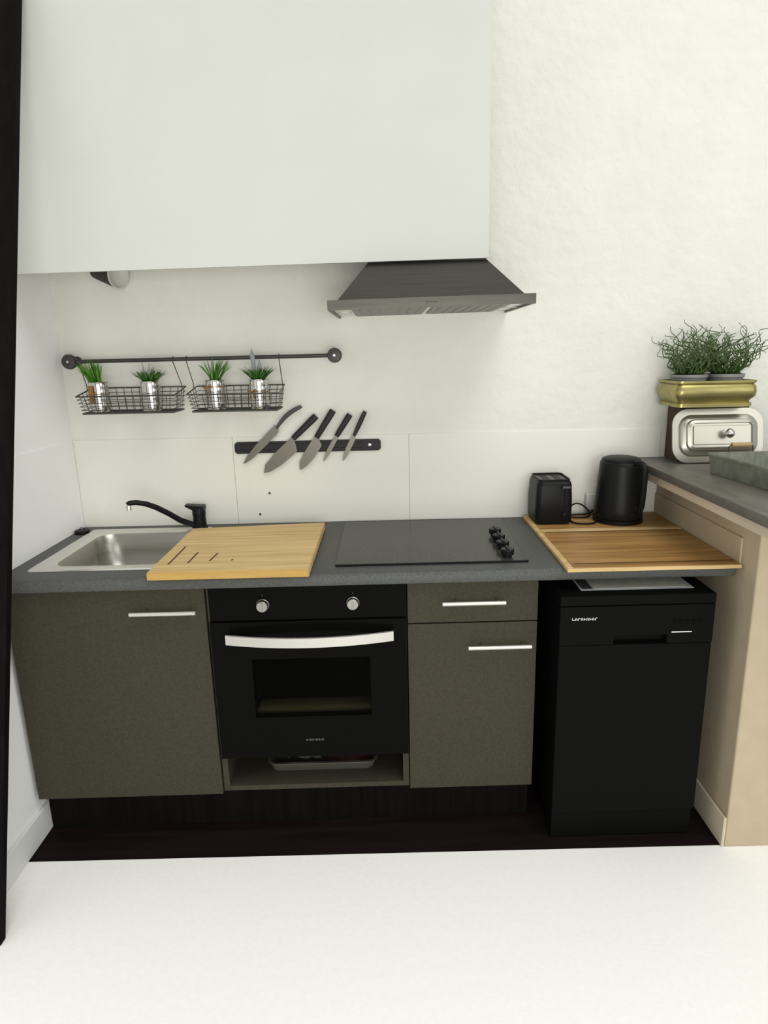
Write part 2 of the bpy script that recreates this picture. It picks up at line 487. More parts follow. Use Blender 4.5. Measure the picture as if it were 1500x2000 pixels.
for i in range(n + 1):
    u = i / n
    x = 0.668 + 0.500 * u
    bow = 4 * u * (1 - u)
    y = -0.622 - 0.034 * bow
    lp.append([(x, y, 0.689), (x, y, 0.7185), (x, y + 0.008, 0.7185), (x, y + 0.008, 0.689)])
bm = BM(); loft(bm, lp)
h = obj('handle', bm, 'handle_steel', d, True, 30)
for x in (0.690, 1.146):
    obj('post', tube(BM(), [(x, -0.622, 0.704), (x, -0.594, 0.704)], 0.008, 10), 'black_matte', h, True)
for i in range(6):
    x = 0.886 + i * 0.0095
    obj('logo_mark', box(BM(), x, x + (0.0075 if i % 2 else 0.006), -0.5948, -0.5938, 0.3425, 0.349), 'print_grey', d)

def open_tray(bm, x0, x1, y0, y1, z0, z1, r=0.02, th=0.003, flare=0.008, lip=0.006):
    ax, ay, hx, hy = (x0 + x1) / 2, (y0 + y1) / 2, (x1 - x0) / 2, (y1 - y0) / 2
    def L(d, z, rr): return [(ax + x, ay + y, z) for x, y in rrect(hx + d, hy + d, rr, 5)]
    return loft(bm, [L(-flare, z0, r), L(0, z1 - 0.003, r), L(lip, z1 - 0.002, r + lip), L(lip, z1, r + lip),
                     L(-th, z1, r), L(-flare - th, z0 + th, r * 0.8)])
tag(obj('loaf_tin', box(BM(), 0.727, 1.102, -0.550, -0.485, 0.3455, 0.436, 0.014, 4), 'pan_beige', None, True, 60),
    'long pale tin inside the oven behind the dark glass', 'baking tin')
tag(obj('baking_tray', open_tray(BM(), 0.745, 1.100, -0.515, -0.18, 0.1750, 0.209, 0.025), 'tray_metal', None, True, 30),
    'grey metal baking tray on the low shelf below the oven', 'baking tray')
bm = BM()
lathe(bm, [(0.055, 0.1795), (0.062, 0.19), (0.066, 0.226), (0.068, 0.228), (0.062, 0.228), (0.056, 0.19)], 1.005, -0.37, 28)
tag(obj('red_dish', bm, 'red_glaze', None, True), 'small dark red dish standing in the tray below the oven', 'dish')
bm = BM()
random.seed(5)
g = [[bm.verts.new((0.80 + 0.115 * i / 7, -0.47 + 0.10 * j / 5, 0.222 + random.uniform(-0.008, 0.008) + 0.006 * math.sin(i * 1.3))) for i in range(8)] for j in range(6)]
for j in range(5):
    for i in range(7):
        bm.faces.new((g[j][i], g[j][i + 1], g[j + 1][i + 1], g[j + 1][i]))
r_ = bmesh.ops.extrude_face_region(bm, geom=bm.faces[:])
bmesh.ops.translate(bm, verts=[v for v in r_['geom'] if isinstance(v, bmesh.types.BMVert)], vec=(0, 0, -0.030))
tag(obj('foil_parcel', bm, 'foil'), 'crumpled silver foil parcel in the tray below the oven', 'foil parcel')

# ------------------------------------------------------------------ dishwasher
t = thing('dishwasher', 'slim black freestanding dishwasher beside the cream half wall', 'dishwasher', (1.882, -0.36, 0))
DX0, DX1 = 1.654, 2.110
obj('body', box(BM(), DX0 + 0.003, DX1 - 0.003, -0.635, -0.08, 0.02, 0.798), 'anthracite', t)
obj('top_panel', box(BM(), DX0, DX1, -0.662, -0.07, 0.8005, 0.8305, 0.003, 2), 'anthracite', t)
obj('door', box(BM(), DX0 + 0.001, DX1 - 0.001, -0.660, -0.636, 0.101, 0.6745, 0.003, 2), 'anthracite', t)
obj('kick_plate', box(BM(), DX0 + 0.004, DX1 - 0.004, -0.648, -0.636, 0.004, 0.096, 0.002, 1), 'anthracite', t)
bm = BM()
HX0, HX1, HZ = 1.815, 1.974, 0.7045
box(bm, DX0 + 0.001, HX0, -0.661, -0.636, 0.677, 0.7975)
box(bm, HX1, DX1 - 0.001, -0.661, -0.636, 0.677, 0.7975)
box(bm, HX0, HX1, -0.661, -0.636, HZ, 0.7975)
cp = obj('control_panel', bm, 'anthracite', t)
obj('handle_recess', box(BM(), HX0, HX1, -0.640, -0.636, 0.677, HZ), 'black_gloss', cp)
random.seed(3)
for i in range(9):                                            # illegible maker's mark, small white letters
    x = 1.690 + i * 0.0084
    f = BM()
    box(f, x, x + 0.0018, -0.6617, -0.6608, 0.7555, 0.7635)
    z = random.choice((0.7555, 0.7585, 0.7617))
    box(f, x, x + 0.0062, -0.6617, -0.6608, z, z + 0.0018)
    if i % 2: box(f, x + 0.0045, x + 0.0062, -0.6617, -0.6608, 0.7555, 0.7635)
    obj('letter', f, 'print_white', cp)
obj('display_strip', box(BM(), 1.986, 2.046, -0.6617, -0.6608, 0.7105, 0.7135), 'print_white', cp)
for i in range(5):
    x = 1.988 + i * 0.019
    obj('button', box(BM(), x, x + 0.012, -0.6635, -0.6608, 0.738, 0.750, 0.001, 1), 'black_gloss', cp)

t = thing('leaflet', 'printed leaflet in a clear sleeve lying on top of the dishwasher', 'leaflet', (1.89, -0.53, 0.831))
obj('sleeve', box(BM(), 1.726, 2.063, -0.616, -0.42, 0.8309, 0.8318), 'plastic_film', t)
obj('sheet', box(BM(), 1.768, 1.958, -0.606, -0.43, 0.8318, 0.8326), 'paper', t)
obj('sheet', box(BM(), 1.962, 2.045, -0.606, -0.43, 0.8318, 0.8326), 'paper', t)
obj('dark_print', box(BM(), 1.732, 1.764, -0.606, -0.43, 0.8318, 0.8324), 'paper_dark', t)

# ------------------------------------------------------------------ cooker hood
t = thing('cooker_hood', 'brushed steel pyramid cooker hood on the wall above the hob', 'cooker hood', (1.3, -0.2, 1.650))
H0, H1, HY, HZ0, HZ1 = 1.000, 1.600, -0.466, 1.6505, 1.6785
bm = BM()                                                      # canopy ring, open below
box(bm, H0, H1, HY, HY + 0.008, HZ0, HZ1)
box(bm, H0, H0 + 0.008, HY + 0.008, -0.001, HZ0, HZ1)
box(bm, H1 - 0.008, H1, HY + 0.008, -0.001, HZ0, HZ1)
box(bm, H0 + 0.008, H1 - 0.008, HY + 0.008, -0.001, HZ1 - 0.004, HZ1)
obj('canopy', bm, 'steel_dark', t)
bm = BM()
hx = 1.300
loft(bm, [[(hx - 0.272, -0.445, HZ1), (hx + 0.272, -0.445, HZ1), (hx + 0.272, -0.001, HZ1), (hx - 0.272, -0.001, HZ1)],
          [(hx - 0.115, -0.185, 1.885), (hx + 0.115, -0.185, 1.885), (hx + 0.115, -0.001, 1.885), (hx - 0.115, -0.001, 1.885)]])
obj('pyramid', bm, 'steel_dark', t)
obj('chimney', box(BM(), hx - 0.112, hx + 0.112, -0.182, -0.001, 1.885, 2.7), 'steel_dark', t)
obj('underside_frame', box(BM(), H0 + 0.008, H1 - 0.008, HY + 0.008, -0.001, 1.6575, 1.662), 'steel_light', t)
for x0, x1 in ((1.065, 1.292), (1.308, 1.535)):
    f = obj('grease_filter', box(BM(), x0, x1, -0.425, -0.055, 1.6525, 1.6575, 0.001, 1), 'filter_steel', t)
    for i in range(7):
        xx = x0 + 0.02 + i * (x1 - x0 - 0.046) / 6
        obj('slot', box(BM(), xx, xx + 0.006, -0.40, -0.08, 1.6515, 1.6526), 'steel_dark', f)
for x in (1.035, 1.565):
    bm = BM(); lathe(bm, [(0.022, 1.6535), (0.022, 1.6575)], x, -0.24, 18)
    obj('lamp', bm, 'lamp_white', t, True)
bm = BM()
box(bm, 1.283, 1.287, HY - 0.0008, HY, 1.661, 1.669)
box(bm, 1.289, 1.317, HY - 0.0008, HY, 1.663, 1.6655)
obj('logo_mark', bm, 'print_dark', t)
t.rotation_euler = (0, R(-1.0), 0)

# ------------------------------------------------------------------ spot lamp above, left
t = thing('spot_lamp', 'small dark spot lamp with a pale shade peeping out below the white margin panel', 'lamp', (0.2, -0.05, 1.82))
M = Matrix.Translation((0.262, -0.060, 1.800)) @ Vector((0.93, -0.34, -0.16)).to_track_quat('Z', 'Y').to_matrix().to_4x4()
bm = BM()
lathe(bm, [(0.014, -0.105), (0.024, -0.098), (0.034, -0.055), (0.047, -0.004)], 0, 0, 28, True, False, M)
obj('housing', bm, 'lamp_dark', t, True, 60)
bm = BM()
lathe(bm, [(0.047, -0.004), (0.049, 0.002), (0.045, 0.002), (0.038, -0.014), (0.020, -0.026), (0.003, -0.028)], 0, 0, 28, False, True, M)
obj('shade', bm, 'lamp_white', t, True, 60)
obj('arm', tube(BM(), [(0.170, -0.028, 1.818), (0.165, -0.02, 1.85), (0.165, 0.0, 1.87)], 0.008, 10), 'lamp_dark', t, True)

# ------------------------------------------------------------------ rail, baskets, tins
RY = -0.06
def rz(x): return 1.5135 + (x - 0.065) * 0.0060
t = thing('wall_rail', 'dark iron rail with round ends fixed to the wall above the baskets', 'rail', (0.52, RY, 1.51))
obj('bar', tube(BM(), [(0.065, RY, rz(0.065)), (0.981, RY, rz(0.981))], 0.0068, 12), 'iron', t, True)
for x in (0.058, 0.984):
    z = rz(x)
    M = Matrix.Translation((x, 0.0, z)) @ Matrix.Rotation(R(90), 4, 'X')
    bm = BM()
    lathe(bm, [(0.018, 0.001), (0.016, 0.006), (0.008, 0.010), (0.008, 0.045), (0.0235, 0.050), (0.0255, 0.056), (0.0255, 0.066), (0.022, 0.072), (0.010, 0.0745)], 0, 0, 28, M=M)
    e = obj('bracket', bm, 'iron', t, True)
    bm = BM()
    M2 = Matrix.Translation((x, -0.0745, z)) @ Matrix.Rotation(R(90), 4, 'X')
    lathe(bm, [(0.0045, 0.0), (0.004, 0.0025)], 0, 0, 12, M=M2)
    obj('screw', bm, 'steel_light', e, True)

def basket(x0, x1, label, hang):
    t = thing('wire_basket', label, 'basket', ((x0 + x1) / 2, -0.09, 1.338), 'wire baskets hung from the wall rail')
    yb, yf = -0.022, -0.158
    zb, zf, z0 = 1.4195, 1.398, 1.3395
    i = 0.012
    rim = [(x0, yb, zb), (x1, yb, zb), (x1, yf, zf), (x0, yf, zf)]
    obj('rim', tube(BM(), rim, 0.0024, 6, True), 'iron', t, True)
    bot = [(x0 + i, yb - 0.006, z0), (x1 - i, yb - 0.006, z0), (x1 - i, yf + i, z0), (x0 + i, yf + i, z0)]
    obj('base_frame', tube(BM(), bot, 0.0032, 6, True), 'iron', t, True)
    bm = BM()
    def lp(a, b, f): return tuple(a[k] + (b[k] - a[k]) * f for k in range(3))
    n = max(6, round((x1 - x0) / 0.027))
    for k in range(1, n):
        f = k / n
        tube(bm, [lp(rim[0], rim[1], f), lp(bot[0], bot[1], f), lp(bot[3], bot[2], f), lp(rim[3], rim[2], f)], 0.0011, 4)
    for k in range(1, 5):
        f = k / 5
        tube(bm, [lp(rim[0], rim[3], f), lp(bot[0], bot[3], f), lp(bot[1], bot[2], f), lp(rim[1], rim[2], f)], 0.0011, 4)
    for k in range(1, 5):
        f = k / 5
        tube(bm, [lp(rim[j], bot[j], f) for j in range(4)], 0.0011, 4, True)
    for k in range(1, 9):
        f = k / 9
        tube(bm, [lp(bot[0], bot[3], f), lp(bot[1], bot[2], f)], 0.0012, 4)
    g = obj('wire_mesh', bm, 'iron', t)
    g['kind'] = 'stuff'
    for xt, xb in hang:
        z = rz(xt)
        pts = [(xt, RY + 0.009, z - 0.004), (xt, RY + 0.006, z + 0.007), (xt, RY, z + 0.0092), (xt, RY - 0.007, z + 0.006), (xt, RY - 0.009, z - 0.004),
               (xb, RY - 0.006, 1.43), (xb, RY - 0.006, 1.4165), (xb, RY + 0.004, 1.4150)]
        obj('hanger', tube(BM(), pts, 0.0016, 6), 'iron', t, True)
    return t
basket(0.108, 0.442, 'dark wire basket hanging from the rail nearest the left wall', ((0.093, 0.109), (0.418, 0.441)))
basket(0.482, 0.797, 'dark wire basket hanging from the rail just above the knife rack', ((0.465, 0.483), (0.789, 0.796)))

def blades(bm, cx, cy, z, n, h, spread, wid, lean=(0, 0), seed=1, curve=0.5, dr=0.012):
    rnd = random.Random(seed)
    for k in range(n):
        a = rnd.uniform(0, 2 * math.pi)
        s = spread * math.sqrt(rnd.random())
        L = h * rnd.uniform(0.72, 1.08)
        bx, by = cx + dr * math.cos(a) * rnd.random(), cy + dr * math.sin(a) * rnd.random()
        ex, ey = math.cos(a) * s + lean[0] * rnd.uniform(0.5, 1.2), math.sin(a) * s * 0.8 + lean[1]
        pts, rs = [], []
        for i in range(6):
            f = i / 5
            o = f ** (1 + curve)
            pts.append((bx + ex * o, by + ey * o, z + L * f * (1 - 0.28 * s / max(spread, 1e-6) * f)))
            rs.append(wid * (0.75 + 0.6 * f) * (1 - f ** 2.2) + 0.0003)
        tube(bm, pts, rs, 4, flat=0.35)
    return bm

tins = [
    (0.163, 'shiny tin planter with tall grass leaning left, nearest the left wall', 'grass'),
    (0.342, 'shiny tin planter with a low green tuft in the left basket', 'bush'),
    (0.566, 'shiny tin planter with broad upright leaves in the right basket', 'fan'),
    (0.719, 'shiny tin planter with a grey flower spike at the right basket end', 'spike'),
]
for i, (x, lab, kind) in enumerate(tins):
    y, z0 = -0.098, 1.3425
    t = thing('tin_planter', lab, 'planter', (x, y, z0), 'tin planters in the wire baskets')
    pr = [(0.030, 0.0), (0.0325, 0.003)]
    for k in range(4):
        zz = 0.012 + k * 0.022
        pr += [(0.0319, zz), (0.0325, zz + 0.003), (0.0325, zz + 0.017), (0.0319, zz + 0.020)]
    pr += [(0.0325, 0.098), (0.0335, 0.101), (0.0315, 0.101), (0.030, 0.085)]
    bm = BM()
    lathe(bm, [(r, z0 + z) for r, z in pr], x, y, 32)
    obj('tin', bm, 'chrome', t, True, 50)
    bm = BM(); lathe(bm, [(0.0298, z0 + 0.086), (0.020, z0 + 0.094), (0.004, z0 + 0.096)], x, y, 20)
    obj('soil', bm, 'soil', t, True)
    zt = z0 + 0.092
    bm = BM()
    if kind == 'grass':
        blades(bm, x - 0.006, y, zt, 52, 0.096, 0.032, 0.0048, (-0.026, 0), 11, 0.3, 0.022)
        obj('foliage', bm, 'grass', t)
    elif kind == 'bush':
        blades(bm, x, y, zt, 100, 0.056, 0.056, 0.0030, (0, 0), 12, 0.1, 0.018)
        obj('foliage', bm, 'grass_dark', t)
        for q, (dx, dz) in enumerate(((-0.02, 0.075), (0.004, 0.07), (0.02, 0.062))):
            obj('flower', tube(BM(), [(x + dx * 0.4, y, zt + 0.02), (x + dx * 0.8, y, zt + 0.045), (x + dx, y, zt + dz)], [0.0012, 0.0032, 0.0008], 6), 'flower_grey', t, True)
    elif kind == 'fan':
        blades(bm, x + 0.002, y, zt, 36, 0.096, 0.052, 0.0052, (0.006, 0), 13, 0.2, 0.018)
        obj('foliage', bm, 'grass', t)
    else:
        blades(bm, x, y, zt, 90, 0.062, 0.054, 0.0034, (0, 0), 14, 0.1, 0.018)
        obj('foliage', bm, 'grass_dark', t)
        obj('flower', tube(BM(), [(x - 0.012, y, zt + 0.02), (x - 0.014, y, zt + 0.06), (x - 0.016, y, zt + 0.085), (x - 0.018, y, zt + 0.112)], [0.0015, 0.0075, 0.0085, 0.0015], 8), 'flower_grey', t, True)
        obj('flower', tube(BM(), [(x - 0.004, y, zt + 0.02), (x + 0.006, y, zt + 0.055), (x + 0.008, y, zt + 0.078)], [0.0015, 0.0055, 0.001], 8), 'flower_grey', t, True)
    if kind != 'bush':
        bm = BM()
        zz = z0 + (0.060 if kind != 'fan' else 0.078)
        tube(bm, [(x + 0.0338 * math.cos(R(a)), y + 0.0338 * math.sin(R(a)), zz + 0.002 * math.sin(R(3 * a))) for a in range(0, 360, 15)], 0.0013, 5, True)
        bx, by = x - 0.019, y - 0.031
        if kind == 'grass': bx = x - 0.010
        for s in (-1, 1):
            tube(bm, [(bx, by, zz), (bx + s * 0.012, by - 0.004, zz + 0.008), (bx + s * 0.016, by - 0.004, zz), (bx, by - 0.002, zz - 0.002)], 0.0016, 5)
            tube(bm, [(bx, by, zz), (bx + s * 0.005, by - 0.004, zz - 0.014), (bx + s * 0.008, by - 0.003, zz - 0.026)], 0.0015, 5)
        if kind == 'grass':
            box(bm, bx - 0.010, bx + 0.006, by - 0.006, by - 0.0035, zz - 0.030, zz + 0.030, 0.001, 1)
        obj('twine', bm, 'twine', t)

# ------------------------------------------------------------------ knife rack and knives
t = thing('knife_rack', 'black magnetic knife rack screwed to the wall panels', 'knife rack', (0.867, -0.01, 1.169))
c8 = 0.008
def kz(x): return 0.0033 * (x - 0.597)
ol = [(0.597 + c8, 1.1695), (1.138 - c8, 1.172), (1.138, 1.172 + c8), (1.138, 1.2145 - c8), (1.138 - c8, 1.2145), (0.597 + c8, 1.2125), (0.597, 1.2125 - c8), (0.597, 1.1695 + c8)]
obj('backing', prism_xz(BM(), ol, -0.013, -0.0045), 'handle_black', t)
for z0, z1 in ((1.177, 1.185), (1.198, 1.206)):
    obj('magnet_strip', box(BM(), 0.615, 1.070, -0.016, -0.013, z0, z1, 0.001, 1), 'handle_black', t)
M = Matrix.Translation((1.097, -0.013, 1.1935)) @ Matrix.Rotation(R(90), 4, 'X')
bm = BM(); lathe(bm, [(0.0065, 0.0), (0.006, 0.003), (0.003, 0.004)], 0, 0, 14, M=M)
obj('screw', bm, 'steel_light', t, True)

def knife(T, J, E, w, hw, label, hm='handle_black', blade=None, curve=0.0, back=0.007, slim=1.0):
    T, J, E = Vector(T), Vector(J), Vector(E)
    d = (T - J); L = d.length; d /= L
    n = Vector((-d[1], d[0]))
    if n[0] < 0: n = -n
    def P(s, q): v = J + d * s + n * q; return (v[0], v[1])
    if blade is None:
        blade = [(-0.004, -back), (L * 0.55, -back), (L * 0.85, -back * 0.5), (L, w * 0.15), (L * 0.93, w * 0.55), (L * 0.75, w * 0.9),
                 (L * 0.45, w), (0.012, w), (0.006, w * 0.92), (-0.004, w * 0.35)]
    t = thing('kitchen_knife', label, 'knife', (J[0], -0.019, J[1]), 'knives on the magnetic rack')
    obj('blade', prism_xz(BM(), [P(s, q) for s, q in blade], -0.0182, -0.0163), 'blade', t)
    e = (E - J); LE = e.length; e /= LE
    m = Vector((-e[1], e[0]))
    if m[0] < 0: m = -m
    pts, rs = [], []
    N = 8
    for i in range(N + 1):
        f = i / N
        v = J + e * (LE * f) - m * curve * math.sin(math.pi * f)
        pts.append(v)
        rs.append(hw * ((0.80 + 0.2 * f) if slim == 1.0 else (0.55 + 0.9 * f * (1.25 - f)) ) * (0.93 if i in (0, N) else 1))
    lps = []
    for i, v in enumerate(pts):
        r = rs[i]
        a, b = v - m * r, v + m * r
        y0, y1 = -0.0265, -0.0135
        lps.append([(a[0], y1, a[1]), (a[0], y0 + 0.003, a[1]), (a[0] * 0.8 + b[0] * 0.2, y0, a[1] * 0.8 + b[1] * 0.2),
                    (a[0] * 0.2 + b[0] * 0.8, y0, a[1] * 0.2 + b[1] * 0.8), (b[0], y0 + 0.003, b[1]), (b[0], y1, b[1])])
    bm = BM(); loft(bm, lps)
    obj('handle', bm, hm, t, True, 40)
    return t
knife((0.623, 1.134), (0.757, 1.262), (0.852, 1.340), 0.016, 0.0085, 'slim knife with a curved dark grey handle, leftmost on the rack', 'iron',
      curve=0.010, back=0.012, slim=0.5)
L1 = (Vector((0.694, 1.102)) - Vector((0.816, 1.223))).length
knife((0.694, 1.102), (0.816, 1.223), (0.904, 1.304), 0.042, 0.013, 'large broad chef knife with black handle, widest blade on the rack', blade=[
      (-0.003, -0.008), (L1 * 0.5, -0.013), (L1 * 0.85, -0.009), (L1, 0.008), (L1 * 0.9, 0.021), (L1 * 0.6, 0.035), (0.030, 0.042), (0.024, 0.041), (0.004, 0.012)])
L2 = (Vector((0.83, 1.11)) - Vector((0.902, 1.225))).length
knife((0.83, 1.11), (0.902, 1.225), (0.967, 1.323), 0.032, 0.0125, 'broad santoku knife with black handle in the middle of the rack', blade=[
      (-0.003, -0.009), (L2 * 0.5, -0.012), (L2 * 0.82, -0.010), (L2 * 0.98, 0.002), (L2, 0.010), (L2 * 0.8, 0.022), (L2 * 0.5, 0.030), (0.020, 0.031), (0.014, 0.029), (0.0, 0.010)])
knife((0.921, 1.135), (0.976, 1.229), (1.028, 1.307), 0.009, 0.0115, 'small pointed paring knife with black handle, second from the rack screw')
knife((0.993, 1.135), (1.040, 1.228), (1.084, 1.317), 0.010, 0.0095, 'slim table knife with a rounded black handle, nearest the rack screw', slim=0.5, back=0.008)

for (nx, nz), lab in (((0.713, 1.0165), 'small dark nail head in the wall panel below the knives'), ((0.672, 0.935), 'tiny dark nail head low on the panel just above the worktop')):
    bm = BM()
    lathe(bm, [(0.0045, 0.0), (0.0045, 0.0015), (0.002, 0.003)], 0, 0, 10, M=Matrix.Translation((nx, -0.004, nz)) @ Matrix.Rotation(R(90), 4, 'X'))
    tag(obj('nail', bm, 'speck', None, True), lab, 'nail')
# ------------------------------------------------------------------ toaster, kettle, socket
t = thing('toaster', 'black two-slot toaster with grey top on the brown board', 'toaster', (1.755, -0.1, 0.9137))
tx, ty = 1.755, -0.098
def tl(hw, hh, r, z): return [(tx + a, ty + b, z) for a, b in rrect(hw, hh, r, 6)]
bm = BM()
loft(bm, [tl(0.062, 0.073, 0.02, 0.9165), tl(0.066, 0.077, 0.022, 0.924), tl(0.066, 0.077, 0.022, 1.00), tl(0.063, 0.075, 0.022, 1.055), tl(0.060, 0.072, 0.020, 1.066), tl(0.056, 0.068, 0.016, 1.069)])
bd = obj('body', bm, 'black_soft', t, True, 50)
bm = BM()
loft(bm, [tl(0.0565, 0.0685, 0.016, 1.0665), tl(0.0565, 0.0685, 0.016, 1.0765), tl(0.0525, 0.0645, 0.014, 1.0765), tl(0.0525, 0.0645, 0.014, 1.0705)], cap1=False)
obj('top_rim', bm, 'black_matte', t, True)
obj('top_plate', box(BM(), tx - 0.052, tx + 0.052, ty - 0.064, ty + 0.064, 1.0692, 1.0712), 'steel_dark', t)
for dx in (-0.022, 0.022):
    obj('slot', box(BM(), tx + dx - 0.012, tx + dx + 0.012, ty - 0.045, ty + 0.05, 1.0710, 1.0722), 'black_matte', t)
obj('lever', box(BM(), tx + 0.020, tx + 0.050, ty - 0.094, ty - 0.074, 1.047, 1.056, 0.002, 2), 'steel_dark', t)
obj('lever_track', box(BM(), tx + 0.0335, tx + 0.0365, ty - 0.0782, ty - 0.0762, 0.955, 1.047), 'black_matte', t)
bm = BM()
M = Matrix.Translation((tx + 0.035, ty - 0.0765, 0.950)) @ Matrix.Rotation(R(90), 4, 'X')
lathe(bm, [(0.012, 0.0), (0.011, 0.008), (0.009, 0.009)], 0, 0, 18, M=M)
obj('dial', bm, 'black_matte', t, True)
for dx in (-1, 1):
    for dy in (-1, 1):
        bm = BM(); lathe(bm, [(0.008, 0.9137), (0.009, 0.9175)], tx + dx * 0.045, ty + dy * 0.055, 12)
        obj('foot', bm, 'black_matte', t)
cp_ = [(1.821, -0.05, 0.925), (1.838, -0.052, 0.930), (1.852, -0.055, 0.955), (1.872, -0.058, 0.962), (1.897, -0.062, 0.950), (1.915, -0.066, 0.928), (1.905, -0.085, 0.917),
       (1.870, -0.095, 0.917), (1.840, -0.085, 0.9175), (1.838, -0.068, 0.919), (1.870, -0.058, 0.919), (1.915, -0.05, 0.919), (1.955, -0.02, 0.935), (1.975, -0.014, 0.98)]
def smooth_pts(p, n=5):
    p = [Vector(q) for q in p]; out = []
    for i in range(len(p) - 1):
        a, b, c, d = p[max(i - 1, 0)], p[i], p[i + 1], p[min(i + 2, len(p) - 1)]
        for k in range(n):
            f = k / n
            out.append(0.5 * ((2 * b) + (c - a) * f + (2 * a - 5 * b + 4 * c - d) * f * f + (3 * b - a - 3 * c + d) * f ** 3))
    return out + [p[-1]]
obj('cord', tube(BM(), smooth_pts(cp_), 0.003, 7), 'black_matte', t, True)

t = thing('electric_kettle', 'black tapered electric kettle on the brown board beside the half wall', 'kettle', (2.000, -0.128, 0.9137))
kx, ky = 2.000, -0.128
bm = BM(); lathe(bm, [(0.080, 0.9137), (0.088, 0.916), (0.088, 0.926), (0.082, 0.929)], kx, ky, 36)
obj('base', bm, 'black_matte', t, True)
bm = BM()
lathe(bm, [(0.084, 0.9295), (0.0865, 0.934), (0.085, 0.96), (0.079, 1.05), (0.0735, 1.115), (0.072, 1.130), (0.068, 1.134)], kx, ky, 40)
bmesh.ops.recalc_face_normals(bm, faces=bm.faces)
bd = obj('body', bm, 'black_soft', t, True, 60)
bm = BM(); lathe(bm, [(0.067, 1.1342), (0.066, 1.141), (0.055, 1.146), (0.003, 1.148)], kx, ky, 36)
lid = obj('lid', bm, 'black_matte', t, True, 40)
hd = Vector((0.42, -0.905, 0)).normalized()
def hp(r, z): return (kx + hd.x * r, ky + hd.y * r, z)
obj('handle', tube(BM(), smooth_pts([hp(0.066, 1.130), hp(0.088, 1.136), hp(0.108, 1.125), hp(0.114, 1.09), hp(0.112, 1.03), hp(0.108, 0.985), hp(0.096, 0.968), hp(0.080, 0.972)], 4), 0.0105, 10), 'black_soft', t, True)
bm = BM()
q = Vector((-0.35, 0.93, 0)).normalized(); w = Vector((-q.y, q.x, 0))
base = Vector((kx, ky, 0))
loft(bm, [[base + q * 0.066 - w * 0.028 + Vector((0, 0, 1.133)), base + q * 0.066 + w * 0.028 + Vector((0, 0, 1.133)), base + q * 0.070 + Vector((0, 0, 1.085))],
          [base + q * 0.094 - w * 0.004 + Vector((0, 0, 1.133)), base + q * 0.094 + w * 0.004 + Vector((0, 0, 1.133)), base + q * 0.0945 + Vector((0, 0, 1.126))]])
obj('spout', bm, 'black_soft', t)
bm = BM(); lathe(bm, [(0.006, 0.0), (0.006, 0.004), (0.004, 0.005)], 0, 0, 12, M=Matrix.Translation(hp(0.110, 1.128)) @ Matrix.Rotation(R(50), 4, 'X'))
obj('switch', bm, 'steel_light', t, True)
obj('cord', tube(BM(), smooth_pts([(1.918, -0.150, 0.9175), (1.895, -0.178, 0.9172), (1.862, -0.186, 0.9170), (1.832, -0.170, 0.9170), (1.826, -0.140, 0.9170), (1.829, -0.09, 0.9172), (1.850, -0.04, 0.9172)]), 0.003, 7), 'black_matte', t, True)

t = thing('wall_socket', 'white wall socket with a black plug, half hidden by the kettle', 'socket', (1.97, -0.02, 0.93))
obj('socket_box', box(BM(), 1.912, 2.045, -0.034, -0.0045, 0.930, 0.990, 0.004, 2), 'white_plastic', t, True)
obj('adapter', box(BM(), 1.950, 2.030, -0.030, -0.0045, 0.990, 1.030, 0.004, 2), 'white_plastic', t, True)
bm = BM()
M = Matrix.Translation((1.979, -0.0045, 1.046)) @ Matrix.Rotation(R(90), 4, 'X')
lathe(bm, [(0.018, 0.0), (0.0195, 0.006), (0.0185, 0.030), (0.012, 0.036), (0.006, 0.040)], 0, 0, 20, M=M)
obj('black_plug', bm, 'black_matte', t, True)

# ------------------------------------------------------------------ raised bar: top, box, planter, lid, tray
PZ = 1.123
t = thing('bar_top', 'dark stone-grey bar top capping the cream half wall', 'countertop', (2.4, -0.5, 1.093))
obj('slab', box(BM(), 2.080, 2.760, -0.960, -0.001, 1.0935, PZ, 0.004, 3), 'bar_top', t, True)

t = thing('wooden_box', 'dark brown wooden box standing under the brass planter', 'box', (2.33, -0.06, PZ))
for a in ((2.209, 2.219, -0.115, -0.004), (2.442, 2.452, -0.115, -0.004)):
    obj('side', box(BM(), *a, PZ + 0.0005, 1.3215, 0.001, 1), 'wood_brown', t)
obj('front', box(BM(), 2.219, 2.442, -0.115, -0.105, PZ + 0.0005, 1.3215, 0.001, 1), 'wood_brown', t)
obj('back', box(BM(), 2.219, 2.442, -0.014, -0.004, PZ + 0.0005, 1.3215), 'wood_brown', t)
obj('top', box(BM(), 2.219, 2.442, -0.105, -0.014, 1.3115, 1.3215), 'wood_brown', t)

t = thing('brass_planter', 'long brass planter trough on the brown box holding two curly plants', 'planter', (2.29, -0.11, 1.3225))
px, py = 2.290, -0.110
def pl(hw, hh, z, r=0.018): return [(px + a, py + b, z) for a, b in rrect(hw, hh, r, 5)]
bm = BM()
loft(bm, [pl(0.122, 0.076, 1.3222), pl(0.131, 0.083, 1.3235), pl(0.131, 0.083, 1.335), pl(0.125, 0.077, 1.340), pl(0.127, 0.079, 1.346),
          pl(0.139, 0.091, 1.358, 0.022), pl(0.142, 0.094, 1.374, 0.024), pl(0.139, 0.091, 1.392, 0.022), pl(0.132, 0.084, 1.401), pl(0.138, 0.090, 1.405), pl(0.138, 0.090, 1.412),
          pl(0.131, 0.083, 1.412), pl(0.125, 0.077, 1.36), pl(0.118, 0.07, 1.330)])
obj('trough', bm, 'brass', t, True, 50)

